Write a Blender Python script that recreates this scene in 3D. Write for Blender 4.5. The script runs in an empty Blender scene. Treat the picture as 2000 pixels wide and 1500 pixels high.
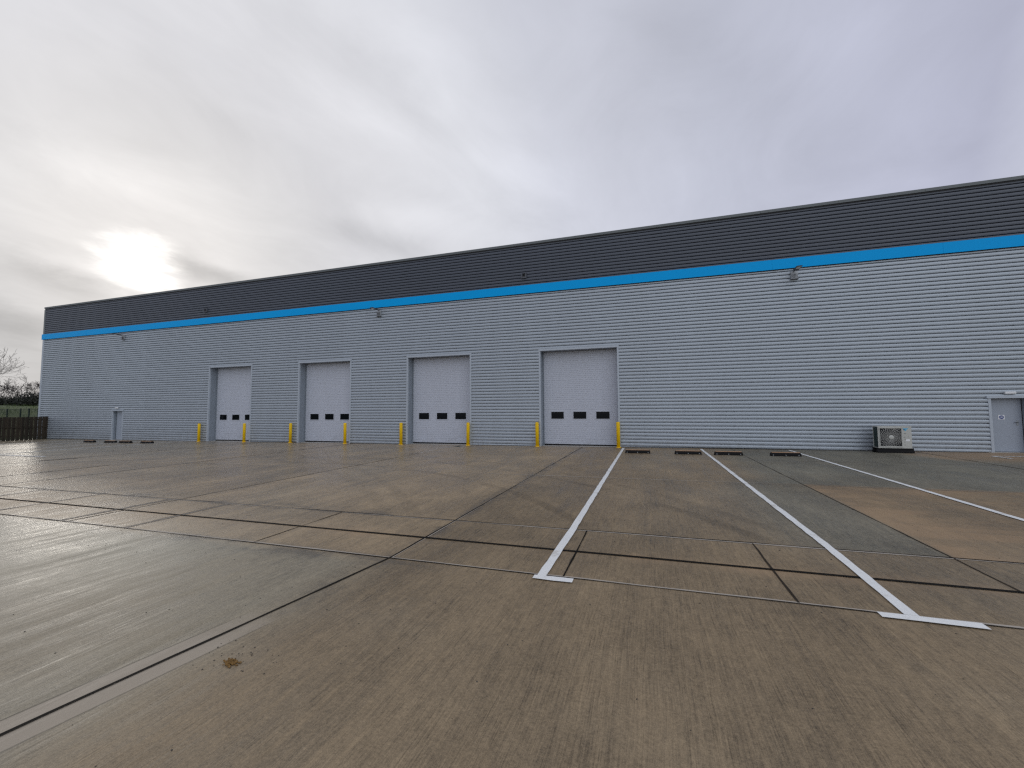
import bpy, bmesh, math, random
from mathutils import Vector, Matrix
random.seed(7)
sc = bpy.context.scene
col = sc.collection
PI = math.pi
GX = 0.00697                      # the yard falls gently towards the far end


def gz(x):
    return GX * x


# ------------------------------------------------------------------ node helpers
class S:
    """a socket (or number) with arithmetic that adds Math nodes"""
    def __init__(s, t, v):
        s.t, s.v = t, v

    def _m(s, op, *a, clamp=False):
        n = s.t.nodes.new('ShaderNodeMath'); n.operation = op; n.use_clamp = clamp
        for i, x in enumerate((s,) + a):
            x = x.v if isinstance(x, S) else x
            if isinstance(x, (int, float)):
                n.inputs[i].default_value = x
            else:
                s.t.links.new(x, n.inputs[i])
        return S(s.t, n.outputs[0])

    def __add__(s, o): return s._m('ADD', o)
    def __radd__(s, o): return s._m('ADD', o)
    def __sub__(s, o): return s._m('SUBTRACT', o)
    def __rsub__(s, o): return S(s.t, o)._m('SUBTRACT', s)
    def __mul__(s, o): return s._m('MULTIPLY', o)
    def __rmul__(s, o): return s._m('MULTIPLY', o)
    def __truediv__(s, o): return s._m('DIVIDE', o)
    def floor(s): return s._m('FLOOR')
    def abs(s): return s._m('ABSOLUTE')
    def pow(s, o): return s._m('POWER', o)
    def max(s, o): return s._m('MAXIMUM', o)
    def min(s, o): return s._m('MINIMUM', o)
    def clamp(s): return s._m('ADD', 0.0, clamp=True)
    def sqrt(s): return s._m('SQRT')
    def gt(s, o): return s._m('GREATER_THAN', o)
    def lt(s, o): return s._m('LESS_THAN', o)

    def ramp(s, a, b):              # smooth 0..1 between a and b
        n = s.t.nodes.new('ShaderNodeMapRange'); n.interpolation_type = 'SMOOTHSTEP'
        s.t.links.new(s.v, n.inputs[0])
        n.inputs[1].default_value, n.inputs[2].default_value = (a, b) if a < b else (b, a)
        n.inputs[3].default_value, n.inputs[4].default_value = (0., 1.) if a < b else (1., 0.)
        return S(s.t, n.outputs[0])


def xyz(t, vec):
    n = t.nodes.new('ShaderNodeSeparateXYZ'); t.links.new(vec, n.inputs[0])
    return [S(t, n.outputs[i]) for i in range(3)]


def comb(t, x, y, z):
    n = t.nodes.new('ShaderNodeCombineXYZ')
    for i, a in enumerate((x, y, z)):
        a = a.v if isinstance(a, S) else a
        if isinstance(a, (int, float)): n.inputs[i].default_value = a
        else: t.links.new(a, n.inputs[i])
    return n.outputs[0]


def noise(t, vec, scale, detail=4., rough=.55, dist=0.):
    n = t.nodes.new('ShaderNodeTexNoise'); t.links.new(vec, n.inputs['Vector'])
    n.inputs['Scale'].default_value = scale; n.inputs['Detail'].default_value = detail
    n.inputs['Roughness'].default_value = rough; n.inputs['Distortion'].default_value = dist
    return S(t, n.outputs[0])


def white(t, vec):
    n = t.nodes.new('ShaderNodeTexWhiteNoise'); t.links.new(vec, n.inputs['Vector'])
    return S(t, n.outputs[0])


def mixc(t, f, a, b, mode='MIX'):
    n = t.nodes.new('ShaderNodeMix'); n.data_type = 'RGBA'; n.blend_type = mode; n.clamp_factor = True
    f = f.v if isinstance(f, S) else f
    if isinstance(f, (int, float)): n.inputs[0].default_value = f
    else: t.links.new(f, n.inputs[0])
    for i, c in ((6, a), (7, b)):
        c = c.v if isinstance(c, S) else c
        if isinstance(c, tuple): n.inputs[i].default_value = c + (1,) if len(c) == 3 else c
        else: t.links.new(c, n.inputs[i])
    return n.outputs[2]


def scale_c(t, c, f):               # colour times scalar
    return mixc(t, 1.0, c, comb(t, f, f, f), 'MULTIPLY')


def newmat(name, base=(.5, .5, .5), rough=.5, metal=0., spec=.5):
    m = bpy.data.materials.new(name); m.use_nodes = True
    t = m.node_tree; b = t.nodes['Principled BSDF']
    b.inputs['Base Color'].default_value = tuple(base) + (1,)
    b.inputs['Roughness'].default_value = rough; b.inputs['Metallic'].default_value = metal
    b.inputs['Specular IOR Level'].default_value = spec
    return m, t, b


def objco(t):
    return t.nodes.new('ShaderNodeTexCoord').outputs['Object']


def varied(name, base, rough=.5, metal=0., amt=.12, scale=6., spec=.5, rvar=.12, bump=0., stretch=(1, 1, 1)):
    """one paint or metal with slight uneven tone, gloss and optional bump"""
    m, t, b = newmat(name, base, rough, metal, spec)
    x, y, z = xyz(t, objco(t))
    v = comb(t, x * stretch[0], y * stretch[1], z * stretch[2])
    n = noise(t, v, scale, 5, .6)
    f = (n - .5) * (2 * amt) + 1.
    t.links.new(scale_c(t, tuple(base), f), b.inputs['Base Color'])
    t.links.new(((n - .5) * (2 * rvar) + rough).clamp().v, b.inputs['Roughness'])
    if bump:
        bn = t.nodes.new('ShaderNodeBump'); bn.inputs['Strength'].default_value = bump; bn.inputs['Distance'].default_value = .01
        t.links.new(noise(t, v, scale * 6, 4).v, bn.inputs['Height']); t.links.new(bn.outputs[0], b.inputs['Normal'])
    return m


def cladding_mat(name, base, rough, metal, sheet, amt):
    """coated sheet: each sheet along the wall differs by a hair, dirt in faint vertical runs"""
    m, t, b = newmat(name, base, rough, metal)
    x, y, z = xyz(t, objco(t))
    sid = white(t, comb(t, ((x + y) / sheet).floor(), (z / 8.3).floor(), 0.))
    runs = noise(t, comb(t, x * 1.6, y * 1.6, z * .07), 1.0, 5, .65)
    soft = noise(t, comb(t, x, y, z), .35, 3)
    foot = z.ramp(.9, -.3) * noise(t, comb(t, x * 3, y, z * 2), 1.3, 5, .7).ramp(.35, .75)
    f = (sid - .5) * amt + (runs - .5) * .16 + (soft - .5) * .10 + 1.
    c = scale_c(t, tuple(base), f)
    c = mixc(t, foot * .35, c, (.16, .14, .11))
    t.links.new(c, b.inputs['Base Color'])
    t.links.new(((runs - .5) * .2 + rough).clamp().v, b.inputs['Roughness'])
    return m


M = {}
M['clad'] = cladding_mat('silver_cladding', (.375, .420, .468), .40, .3, 6.0, .05)
M['clad_dark'] = cladding_mat('slate_cladding', (.068, .080, .104), .45, .0, 6.0, .08)
M['blue'] = varied('blue_flashing', (.0, .365, .84), .45, 0, .05, 1.2, spec=.1, stretch=(.4, 1, 2))
M['cap'] = varied('grey_capping', (.125, .140, .145), .45, .1, .08, 1.5)
M['trim'] = varied('silver_trim', (.41, .455, .51), .42, .1, .06, 2.)
M['reveal'] = varied('reveal_sheet', (.25, .285, .33), .45, .1, .06, 2.)
M['door'] = cladding_mat('door_panel_paint', (.485, .515, .585), .45, .0, 50., .0)
M['pdoor'] = varied('door_paint', (.33, .37, .43), .45, 0, .06, 3.)
M['rubber'] = varied('black_rubber', (.009, .009, .010), .7, 0, .3, 14., bump=.2, spec=.15)
M['dark'] = varied('dark_gap_and_shade', (.012, .013, .015), .8, 0, .2, 4.)
M['screw'] = varied('dark_screw', (.06, .065, .08), .5, .2, .1, 30.)
M['glass'] = newmat('dark_glass', (.003, .004, .007), .08, 0, .22)[0]
M['yellow'] = varied('yellow_paint', (.86, .55, .008), .42, 0, .08, 5., spec=.3, stretch=(1, 1, .5))
M['galv'] = varied('grey_metal', (.33, .35, .37), .45, .5, .12, 12.)
M['lampbody'] = varied('lamp_body', (.07, .075, .085), .5, .2, .12, 12.)
M['white_plastic'] = varied('white_plastic', (.72, .74, .76), .4, 0, .06, 10.)
M['sign_white'] = varied('sign_white', (.80, .81, .83), .4, 0, .03, 10.)
M['sign_blue'] = varied('sign_blue', (.01, .045, .22), .4, 0, .05, 10.)
M['ac'] = varied('ac_casing', (.47, .475, .44), .42, 0, .06, 6.)
M['ac_grille'] = varied('ac_grille', (.50, .50, .47), .5, 0, .08, 9.)
M['coil'] = varied('ac_coil', (.012, .03, .026), .5, .3, .3, 60., bump=.6, stretch=(1, 1, .1))
M['emblem_light'] = varied('emblem_cyan', (.05, .42, .68), .4, 0, .05, 9.)
M['emblem_dark'] = varied('emblem_navy', (.01, .11, .25), .4, 0, .05, 9.)
M['tan'] = varied('tan_rubber', (.36, .22, .125), .7, 0, .35, 9., bump=.2)
M['moss'] = varied('dry_moss', (.20, .112, .032), .9, 0, .6, 60., bump=.5)
M['grit'] = varied('grit', (.05, .045, .04), .9, 0, .5, 40.)
M['green_metal'] = varied('green_metal', (.008, .02, .014), .5, 0, .15, 8.)
M['bark'] = varied('bark', (.045, .034, .032), .9, 0, .35, 3., bump=.5)
M['cover'] = varied('cover_iron', (.045, .06, .055), .5, .3, .3, 9., bump=.3)


def leaf_mat():
    m, t, b = newmat('hedge_leaf', (.02, .024, .016), .75)
    n = noise(t, objco(t), .9, 5, .7)
    t.links.new(mixc(t, n.ramp(.35, .7), (.008, .010, .008), (.026, .030, .018)), b.inputs['Base Color'])
    return m


M['leaf'] = leaf_mat()


def grass_mat():
    m, t, b = newmat('grass', (.05, .09, .02), .9)
    co = objco(t)
    n = noise(t, co, .35, 6, .7); n2 = noise(t, co, 5., 5, .7)
    c = mixc(t, n.ramp(.3, .7), (.026, .050, .011), (.060, .085, .020))
    c = mixc(t, n2.ramp(.55, .8) * .5, c, (.07, .065, .028))
    t.links.new(c, b.inputs['Base Color'])
    bn = t.nodes.new('ShaderNodeBump'); bn.inputs['Distance'].default_value = .15; bn.inputs['Strength'].default_value = .8
    t.links.new(n2.v, bn.inputs['Height']); t.links.new(bn.outputs[0], b.inputs['Normal'])
    return m


M['grass'] = grass_mat()


def wood_mat():
    m, t, b = newmat('fence_timber', (.05, .035, .02), .85)
    x, y, z = xyz(t, objco(t))
    bid = white(t, comb(t, 0., (y / .125).floor(), x.gt(0.)))
    g = noise(t, comb(t, x * 8, y * 26, z * 1.3), 1., 5, .65)
    f = bid * .8 + g * .7 + .15
    c = scale_c(t, (.032, .023, .014), f)
    c = mixc(t, (z.ramp(.5, .0)) * .5, c, (.016, .018, .010))
    t.links.new(c, b.inputs['Base Color'])
    bn = t.nodes.new('ShaderNodeBump'); bn.inputs['Distance'].default_value = .004
    t.links.new(g.v, bn.inputs['Height']); t.links.new(bn.outputs[0], b.inputs['Normal'])
    return m


M['wood'] = wood_mat()

# joints of the yard (metres; X runs along the wall, the wall stands at Y=0)
JX = [-45., -38., -31., -24.3, -16.9, -9.85, -3.19, 3.46, 10.1, 16.7, 23.4, 30.]
ROW_A, SLOT, ROW_B = -14.74, -15.72, -16.58


def concrete_mat():
    m, t, b = newmat('brushed_concrete', (.2, .18, .15), .5)
    x, y, z = xyz(t, objco(t))
    V = lambda a, c, k=0.: comb(t, x * a + k, y * c, 0.)
    # slab identity
    sx = ((x + 3.19) / 6.65).floor()
    sy = y.gt(-4.5) * 1. + y.gt(-9.6) * 1. + y.gt(ROW_A) * 1. + y.gt(ROW_B) * 1.
    sid = white(t, comb(t, sx, sy, 3.)); sid2 = white(t, comb(t, sy, sx, 9.))
    big = noise(t, V(1, 1), .16, 5, .6, .4)
    mid = noise(t, V(1, .55), .9, 6, .65, .3)
    wob = noise(t, V(.7, .5), 1.2, 3) * .10
    brush = noise(t, comb(t, (x + wob) * 38., y * .55, 0.), 1., 4, .7)
    fine = noise(t, comb(t, (x + wob) * 130., y * 2.2, 2.), 1., 3, .7)
    sweep = noise(t, comb(t, (x + wob * 3.) * 5.5, y * .22, 5.), 1., 4, .6)
    grit = noise(t, V(1, 1), 42., 4, .75); grit2 = noise(t, V(1.6, 1, 7.), 9., 4, .7)
    # tined lines left by the broom: bundles of narrow grooves a centimetre or so apart
    tine = noise(t, comb(t, (x + wob * .35) * 96., y * 2.4, 1.), 1., 2, .5)
    bundle = noise(t, comb(t, (x + wob) * 4.5, y * 1.1, 8.), 1., 4, .65).ramp(.36, .62)
    tines = tine.ramp(.43, .33) * (bundle * .8 + .2)
    ridge = tine.ramp(.58, .68) * (bundle * .8 + .2)
    speck = noise(t, V(1, .8, 15.), 150., 2, .6)
    # tone: brown slabs in the middle, greyer towards both ends
    greyer = (x.ramp(-2.6, -3.8) * y.ramp(-16.4, -16.9) * .75 + x.ramp(-14., -34.) * .6 + x.ramp(0., 5.) * y.ramp(-14., -17.) * .28 + x.ramp(3., 9.) * .25
              + (x.ramp(1.1, 2.6) * x.ramp(3.6, 3.4) * y.ramp(-14.8, -14.6) * y.ramp(-8.2, -10.) * .8)
              + (y.ramp(-9.5, -9.4) * x.ramp(2., 3.6) * x.ramp(13., 9.) * .9) + (big - .5) * 1.1)
    c = mixc(t, greyer.clamp(), (.208, .157, .098), (.167, .155, .119))
    f = (sid - .5) * .16 + (big - .5) * .6 + (mid - .5) * 1.25 + (brush - .5) * .6 + (fine - .5) * 1.0 + (sweep - .5) * .45 + (grit - .5) * 1.3 + (grit2 - .5) * .9 + (speck - .5) * 1.1 - tines * .30 + ridge * .16 + 1.
    f = f.max(.25)
    c = scale_c(t, c, f * (1. + x.ramp(-2.6, -4.2) * .26 + y.ramp(-15., -12.) * x.ramp(3.4, 1.) * .10))  # paler colour painted where the wet slabs catch sky sheen
    # tan silt dried on the slabs past the third bay line, and by the far door
    edge = noise(t, V(1, 1), .55, 5, .6, .5)
    tan1 = x.ramp(3.46, 3.52) * y.ramp(-14.75, -14.70) * y.ramp(-9.4, -9.6)
    tan1 = tan1 * (noise(t, V(.35, 1), .9, 5, .65, .6).ramp(.42, .64) * .8 + x.ramp(5.2, 3.5) * .5).clamp()
    tan2 = (x + edge * 3. - y * .0).ramp(10.6, 11.6) * y.ramp(-4.2, -2.2) * (edge.ramp(.2, .6) * .8 + .2)
    tan3 = ((y - SLOT).abs()).ramp(.34, .05) * noise(t, V(.55, 1), 1.1, 4, .6).ramp(.42, .68) * .75
    c = mixc(t, (tan1 * .75 + tan2 * .8 + tan3 * .7).clamp(), c, scale_c(t, (.31, .215, .13), (mid - .5) * .7 + (brush - .5) * .3 + 1.))
    # damp along joints, broken up
    nA = noise(t, V(.55, 2.2, 3.), 1., 5, .7); nB = noise(t, V(.8, 3., 9.), 1., 5, .7)
    dA = (y - (ROW_A + .10)).abs().ramp(.34, .02) * nA.ramp(.48, .62) * x.ramp(-2.5, -5.5)
    dB = (y - (ROW_B - .12)).abs().ramp(.30, .03) * nB.ramp(.42, .56) * x.ramp(-2.0, -3.4)
    xj = x + 3.19 - (y.min(ROW_B) - ROW_B) * .142
    dJ = (xj - .02).abs().ramp(.26, .05) * noise(t, V(2.5, .9, 4.), 1., 5, .7).ramp(.44, .58) * y.ramp(-18.6, -17.4)
    dS = (noise(t, V(1.3, .35, 7.), .8, 6, .7, .4).ramp(.60, .74)) * .55
    damp = (dA + dB + dJ * .9 + dS).clamp()
    c = scale_c(t, c, 1. - damp * .42)
    # trowelled margin either side of the near joint
    marg = xj.abs().ramp(.20, .17) * (y + (nB - .5) * 1.2).ramp(-17.9, -18.9)
    c = mixc(t, marg * .85, c, scale_c(t, (.34, .293, .232), (mid - .5) * .5 + 1.))
    c = scale_c(t, c, 1. - ((xj.abs() - .19).abs().ramp(.012, .004) * (y + (nB - .5) * 1.2).ramp(-17.9, -18.9) * .45))
    # tyre tracks
    def arc(cx, cy, r, w, k):
        d = (((x - cx) * (x - cx) + (y - cy) * (y - cy)).sqrt() - r).abs()
        return d.ramp(w, w * .35) * noise(t, V(.8, .8, k), 1., 4, .6).ramp(.3, .62)
    tracks = arc(-11.91, -21.56, 12.98, .17, 1.) + arc(-11.84, -22.21, 15.39, .17, 5.) + arc(-13.2, -22.6, 17.3, .15, 8.) * .7 + arc(-24., -30., 25.2, .2, 3.) * .6 + arc(-22., -30., 23.2, .2, 6.) * .5
    tracks = tracks.clamp() * y.ramp(-14.9, -14.2)
    c = scale_c(t, c, 1. - tracks * .26)
    # aggregate pits and specks
    blots = noise(t, V(1.5, 1., 21.), 1.9, 5, .6, .3).ramp(.66, .78) * .30 + noise(t, V(1.3, 1., 31.), 6.5, 4, .6).ramp(.72, .80) * .35
    c = scale_c(t, c, 1. - blots)
    pits = noise(t, V(1, 1, 11.), 26., 2, .5).ramp(.74, .80)
    c = scale_c(t, c, 1. - pits * .45)
    t.links.new(c, b.inputs['Base Color'])
    wet = (x.ramp(-1., -12.) * .65 + y.ramp(-15.2, -11.) * x.ramp(4., 1.) * .30 + damp * .5 + (big - .45) * .8).clamp()
    r = .56 - wet * .27 + (brush - .5) * .55 + (mid - .5) * .5 + (sweep - .5) * .5 + (grit2 - .5) * .3
    r = r + tan1 * .12 + marg * .16
    t.links.new(r.max(.27).min(.9).v, b.inputs['Roughness'])
    t.links.new((wet * .38 + .20).v, b.inputs['Specular IOR Level'])
    h = brush * .6 + fine * .35 + grit * .15 + sweep * .5 - pits * .6 - tines * .5 + ridge * .3
    h = h * (1. - marg * .8)
    bn = t.nodes.new('ShaderNodeBump'); bn.inputs['Strength'].default_value = .38; bn.inputs['Distance'].default_value = .007
    t.links.new(h.v, bn.inputs['Height']); t.links.new(bn.outputs[0], b.inputs['Normal'])
    return m


M['concrete'] = concrete_mat()


def line_paint():
    m, t, b = newmat('white_line_paint', (.78, .79, .78), .5)
    co = objco(t)
    n = noise(t, co, 3., 6, .7); g = noise(t, co, 60., 3, .7)
    c = scale_c(t, (.76, .77, .76), (n - .5) * .35 + (g - .5) * .25 + 1.)
    c = mixc(t, n.ramp(.52, .70) * .6, c, (.36, .32, .26))
    t.links.new(c, b.inputs['Base Color'])
    bn = t.nodes.new('ShaderNodeBump'); bn.inputs['Distance'].default_value = .003
    t.links.new(g.v, bn.inputs['Height']); t.links.new(bn.outputs[0], b.inputs['Normal'])
    return m


M['line'] = line_paint()
M['seal_dark'] = varied('dark_sealant', (.006, .005, .004), .75, 0, .4, 7., spec=.1)
M['seal_brown'] = varied('brown_sealant', (.028, .022, .016), .75, 0, .4, 7., spec=.1)
M['seal_light'] = varied('pale_arris', (.36, .32, .27), .6, 0, .35, 5.)
M['seal_faint'] = varied('worn_joint', (.21, .185, .155), .65, 0, .35, 3.)
M['sill'] = varied('pale_threshold', (.42, .40, .36), .6, 0, .25, 3.)


# ------------------------------------------------------------------ mesh helpers
class B:
    def __init__(s):
        s.bm = bmesh.new(); s.mats = []

    def mi(s, m):
        if m not in s.mats: s.mats.append(m)
        return s.mats.index(m)

    def faces(s, vs, fs, m, smooth=False):
        k = s.mi(m); bv = [s.bm.verts.new(v) for v in vs]
        for f in fs:
            try:
                q = s.bm.faces.new([bv[i] for i in f]); q.material_index = k; q.smooth = smooth
            except ValueError:
                pass

    def box(s, x0, x1, y0, y1, z0, z1, m):
        v = [(x, y, z) for z in (z0, z1) for y in (y0, y1) for x in (x0, x1)]
        s.faces(v, [(0, 2, 3, 1), (4, 5, 7, 6), (0, 1, 5, 4), (2, 6, 7, 3), (0, 4, 6, 2), (1, 3, 7, 5)], m)

    def rbox(s, x0, x1, y0, y1, z0, z1, m, r=.01):
        """box with its vertical and horizontal edges chamfered"""
        t = bmesh.new(); bmesh.ops.create_cube(t, size=1)
        for v in t.verts:
            v.co = ((x0 + x1) / 2 + v.co.x * (x1 - x0), (y0 + y1) / 2 + v.co.y * (y1 - y0), (z0 + z1) / 2 + v.co.z * (z1 - z0))
        bmesh.ops.bevel(t, geom=t.edges[:], offset=r, segments=2, affect='EDGES', profile=.5)
        s.take(t, m)

    def take(s, t, m, smooth=False):
        t.verts.index_update()
        s.faces([v.co.copy() for v in t.verts], [[v.index for v in f.verts] for f in t.faces], m, smooth)
        t.free()

    def prism(s, pts, a, b, m):
        """closed outline pts extruded: a(p) and b(p) give the two ends"""
        n = len(pts); v = [a(p) for p in pts] + [b(p) for p in pts]
        s.faces(v, [list(range(n))[::-1], list(range(n, 2 * n))] + [(i, (i + 1) % n, n + (i + 1) % n, n + i) for i in range(n)], m)

    def lathe(s, prof, m, seg=24, c=(0, 0, 0), axis='z', smooth=True):
        v = []; f = []
        for r, h in prof:
            for i in range(seg):
                a = 2 * PI * i / seg
                p = (r * math.cos(a), r * math.sin(a), h)
                if axis == 'y': p = (p[0], p[2], p[1])
                v.append((c[0] + p[0], c[1] + p[1], c[2] + p[2]))
        k = len(prof)
        for j in range(k - 1):
            for i in range(seg):
                f.append((j * seg + i, j * seg + (i + 1) % seg, (j + 1) * seg + (i + 1) % seg, (j + 1) * seg + i))
        f.append(list(range(seg))[::-1]); f.append(list(range((k - 1) * seg, k * seg)))
        s.faces(v, f, m, smooth)

    def tube(s, pts, rad, m, seg=6, smooth=True):
        pts = [Vector(p) for p in pts]; v = []; n = len(pts)
        if isinstance(rad, (int, float)): rad = [rad] * n
        for i, p in enumerate(pts):
            d = (pts[min(i + 1, n - 1)] - pts[max(i - 1, 0)]).normalized()
            u = d.cross(Vector((.31, .2, .93)));
            if u.length < 1e-3: u = d.cross(Vector((1, 0, 0)))
            u.normalize(); w = d.cross(u)
            for k in range(seg):
                a = 2 * PI * k / seg
                v.append(p + (u * math.cos(a) + w * math.sin(a)) * rad[i])
        f = [(j * seg + k, j * seg + (k + 1) % seg, (j + 1) * seg + (k + 1) % seg, (j + 1) * seg + k) for j in range(n - 1) for k in range(seg)]
        f += [list(range(seg))[::-1], list(range((n - 1) * seg, n * seg))]
        s.faces(v, f, m, smooth)

    def build(s, name, parent=None, loc=(0, 0, 0), recalc=True):
        if recalc: bmesh.ops.recalc_face_normals(s.bm, faces=s.bm.faces[:])
        me = bpy.data.meshes.new(name); s.bm.to_mesh(me); s.bm.free()
        for m in s.mats: me.materials.append(M[m])
        o = bpy.data.objects.new(name, me); col.objects.link(o); o.location = loc
        if parent: o.parent = parent
        return o


def tag(o, label=None, cat=None, group=None, kind=None):
    if label: o['label'] = label
    if cat: o['category'] = cat
    if group: o['group'] = group
    if kind: o['kind'] = kind
    return o


def empty(name, loc, label, cat, group=None, rz=0.):
    o = bpy.data.objects.new(name, None); col.objects.link(o); o.location = loc; o.rotation_euler = (0, 0, rz)
    return tag(o, label, cat, group)


def copy_tree(o, parent=None):
    c = o.copy(); col.objects.link(c)
    if parent: c.parent = parent
    for ch in list(o.children): copy_tree(ch, c)
    return c


# ------------------------------------------------------------------ ground
b = B()
xs = [-700, -300, -120, -49.6, 0, 60, 120, 300, 700]; ys = [-700, -200, -60, 0, 60, 200, 700]
v = [(x, y, gz(x) - .06) for y in ys for x in xs]; nx = len(xs)
b.faces(v, [(j * nx + i, j * nx + i + 1, (j + 1) * nx + i + 1, (j + 1) * nx + i) for j in range(len(ys) - 1) for i in range(nx - 1)], 'grass')
tag(b.build('ground'), kind='structure')
b = B()
b.faces([(-49.5, -70, gz(-49.5)), (60, -70, gz(60)), (60, .62, gz(60)), (-49.5, .62, gz(-49.5))], [(0, 1, 2, 3)], 'concrete')
tag(b.build('concrete_yard'), kind='structure')

H1, H2 = .004, .008


def strip(bd, pts, w, m, h=H1, jit=0., step=.5):
    """flat strip along a polyline on the yard, edges slightly uneven"""
    out = []
    for (x0, y0), (x1, y1) in zip(pts[:-1], pts[1:]):
        L = math.hypot(x1 - x0, y1 - y0); n = max(1, int(L / step)) if jit else 1
        for i in range(n): out.append((x0 + (x1 - x0) * i / n, y0 + (y1 - y0) * i / n))
    out.append(pts[-1])
    vs = []
    for i, (x, y) in enumerate(out):
        a = out[max(i - 1, 0)]; c = out[min(i + 1, len(out) - 1)]
        dx, dy = c[0] - a[0], c[1] - a[1]; L = math.hypot(dx, dy); nx_, ny_ = -dy / L, dx / L
        for sg in (1, -1):
            q = (w / 2 + random.uniform(-jit, jit)) * sg
            vs.append((x + nx_ * q, y + ny_ * q, gz(x + nx_ * q) + h))
    bd.faces(vs, [(2 * i, 2 * i + 1, 2 * i + 3, 2 * i + 2) for i in range(len(out) - 1)], m)


b = B()
strip(b, [(-49.4, SLOT), (60, SLOT)], .050, 'seal_dark', H2, .004, 1.)
tag(b.build('drainage_slot'), kind='structure')
for y, lst in ((ROW_A, ((-.0, .030, 'seal_light'), (.032, .022, 'seal_dark'))), (ROW_B, ((0, .026, 'seal_light'), (-.026, .016, 'seal_dark')))):
    b = B()
    for dy, w, m in lst: strip(b, [(-49.4, y + dy), (60, y + dy)], w, m, H1 + (.002 if m == 'seal_dark' else 0), w * .35, .6)
    tag(b.build('slab_joint'), kind='structure')
for y in (-4.5, -9.58):
    b = B(); strip(b, [(-49.4, y), (2.5, y)], .040, 'seal_light', H1, .016, .9); strip(b, [(2.5, y), (60, y)], .03, 'seal_faint', H1, .012, .9)
    tag(b.build('slab_joint'), kind='structure')
for x in JX:
    b = B()
    if x == -3.19:
        P = [(x, -.3), (x, ROW_B), (-3.66, -19.85), (-4.2, -23.6)]
        strip(b, P[:2], .026, 'seal_dark', H1 + .001, .006, .5); strip(b, P[1:], .030, 'seal_dark', H1 + .001, .004, .3)
        strip(b, [(px + .024, py) for px, py in P[:2]], .012, 'seal_light', H1, .005, .5)
    elif x == -9.85:
        strip(b, [(x, -.3), (x, -4.5)], .10, 'seal_light', H1, .02, .5)
        strip(b, [(x, -4.5), (x, ROW_B)], .026, 'seal_brown', H1, .010, .5)
    elif x == 3.46:
        strip(b, [(x, -.3), (x, SLOT)], .020, 'seal_brown', H1, .008, .5)
    else:
        strip(b, [(x, -.3), (x, ROW_B)], .04, 'seal_brown' if x > -38 else 'seal_faint', H1, .016, .5)
        if x < 0: strip(b, [(x + .045, -5), (x + .045, ROW_B)], .03, 'seal_light', H1, .016, .5)
    tag(b.build('slab_joint'), kind='structure')
for x, m in ((-17.2, 'seal_light'), (-14.7, 'seal_light'), (-12.45, 'seal_light'), (-10.1, 'seal_brown'), (-8.35, 'seal_brown'), (-5.5, 'seal_brown'), (-.95, 'seal_dark'), (1.3, 'seal_brown'), (5.8, 'seal_brown')):
    b = B(); strip(b, [(x, ROW_A), (x, ROW_B)], .020, m, H1 + .0015, .006, .3)
    if x < -8: strip(b, [(x + .05, ROW_A), (x + .05, ROW_B)], .05, 'seal_faint', H1 + .001, .018, .3)
    tag(b.build('slab_joint'), kind='structure')
b = B(); strip(b, [(-19.3, -14.0), (-19.35, -10.9)], .05, 'seal_dark', H1, .02, .4); strip(b, [(-24.35, -10.7), (-24.1, -9.5)], .11, 'seal_dark', H2, .02, .4)
tag(b.build('open_joint'), kind='structure')


# ------------------------------------------------------------------ painted bay lines
def painted(parts, w=.105):
    b = B()
    for i, p in enumerate(parts): strip(b, p, w, 'line', H2 + .004 + .0015 * i, .006, .22)
    return tag(b.build('painted_line'), kind='structure')


painted([[(-1.20, -.55), (-1.17, -14.7), (-1.19, -16.66)], [(-1.27, -16.69), (-.83, -16.69)]])
painted([[(2.19, -.55), (2.20, -14.7), (2.16, -16.60)], [(1.90, -16.66), (2.63, -16.66)]])
painted([[(5.66, -.45), (5.63, -16.60)], [(5.3, -16.66), (6.0, -16.66)]])
painted([[(9.1, -9.5), (9.1, -16.60)], [(8.8, -16.66), (9.4, -16.66)]])
painted([[(11.62, -1.62), (26, -1.62)], [(11.62, -1.65), (11.66, -2.45)]])
painted([[(-30.9, -.4), (-30.95, -9.4)], [(-31.0, -9.46), (-26.6, -9.46)]], .14)
for x in (-34.5, -38.1, -41.7): painted([[(x, -.4), (x, -9.4)], [(x - .35, -9.46), (x + .35, -9.46)]], .14)

# ------------------------------------------------------------------ warehouse
XL, XR, YB = -48.87, 34., 62.
ZB0, ZB1, ZT = 8.05, 8.50, 10.84
house = empty('warehouse', (0, 0, 0), 'long grey ribbed steel warehouse with slate upper band and bright blue stripe', 'warehouse')
PITCH, Z0 = .1643, .20 - .1643 * 6
PROF = [(0, 0), (.180, 0), (.187, -.078), (.215, -.086), (.32, -.091), (.48, -.094), (.64, -.0945), (.78, -.092), (.90, -.087), (.985, -.078)]


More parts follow.
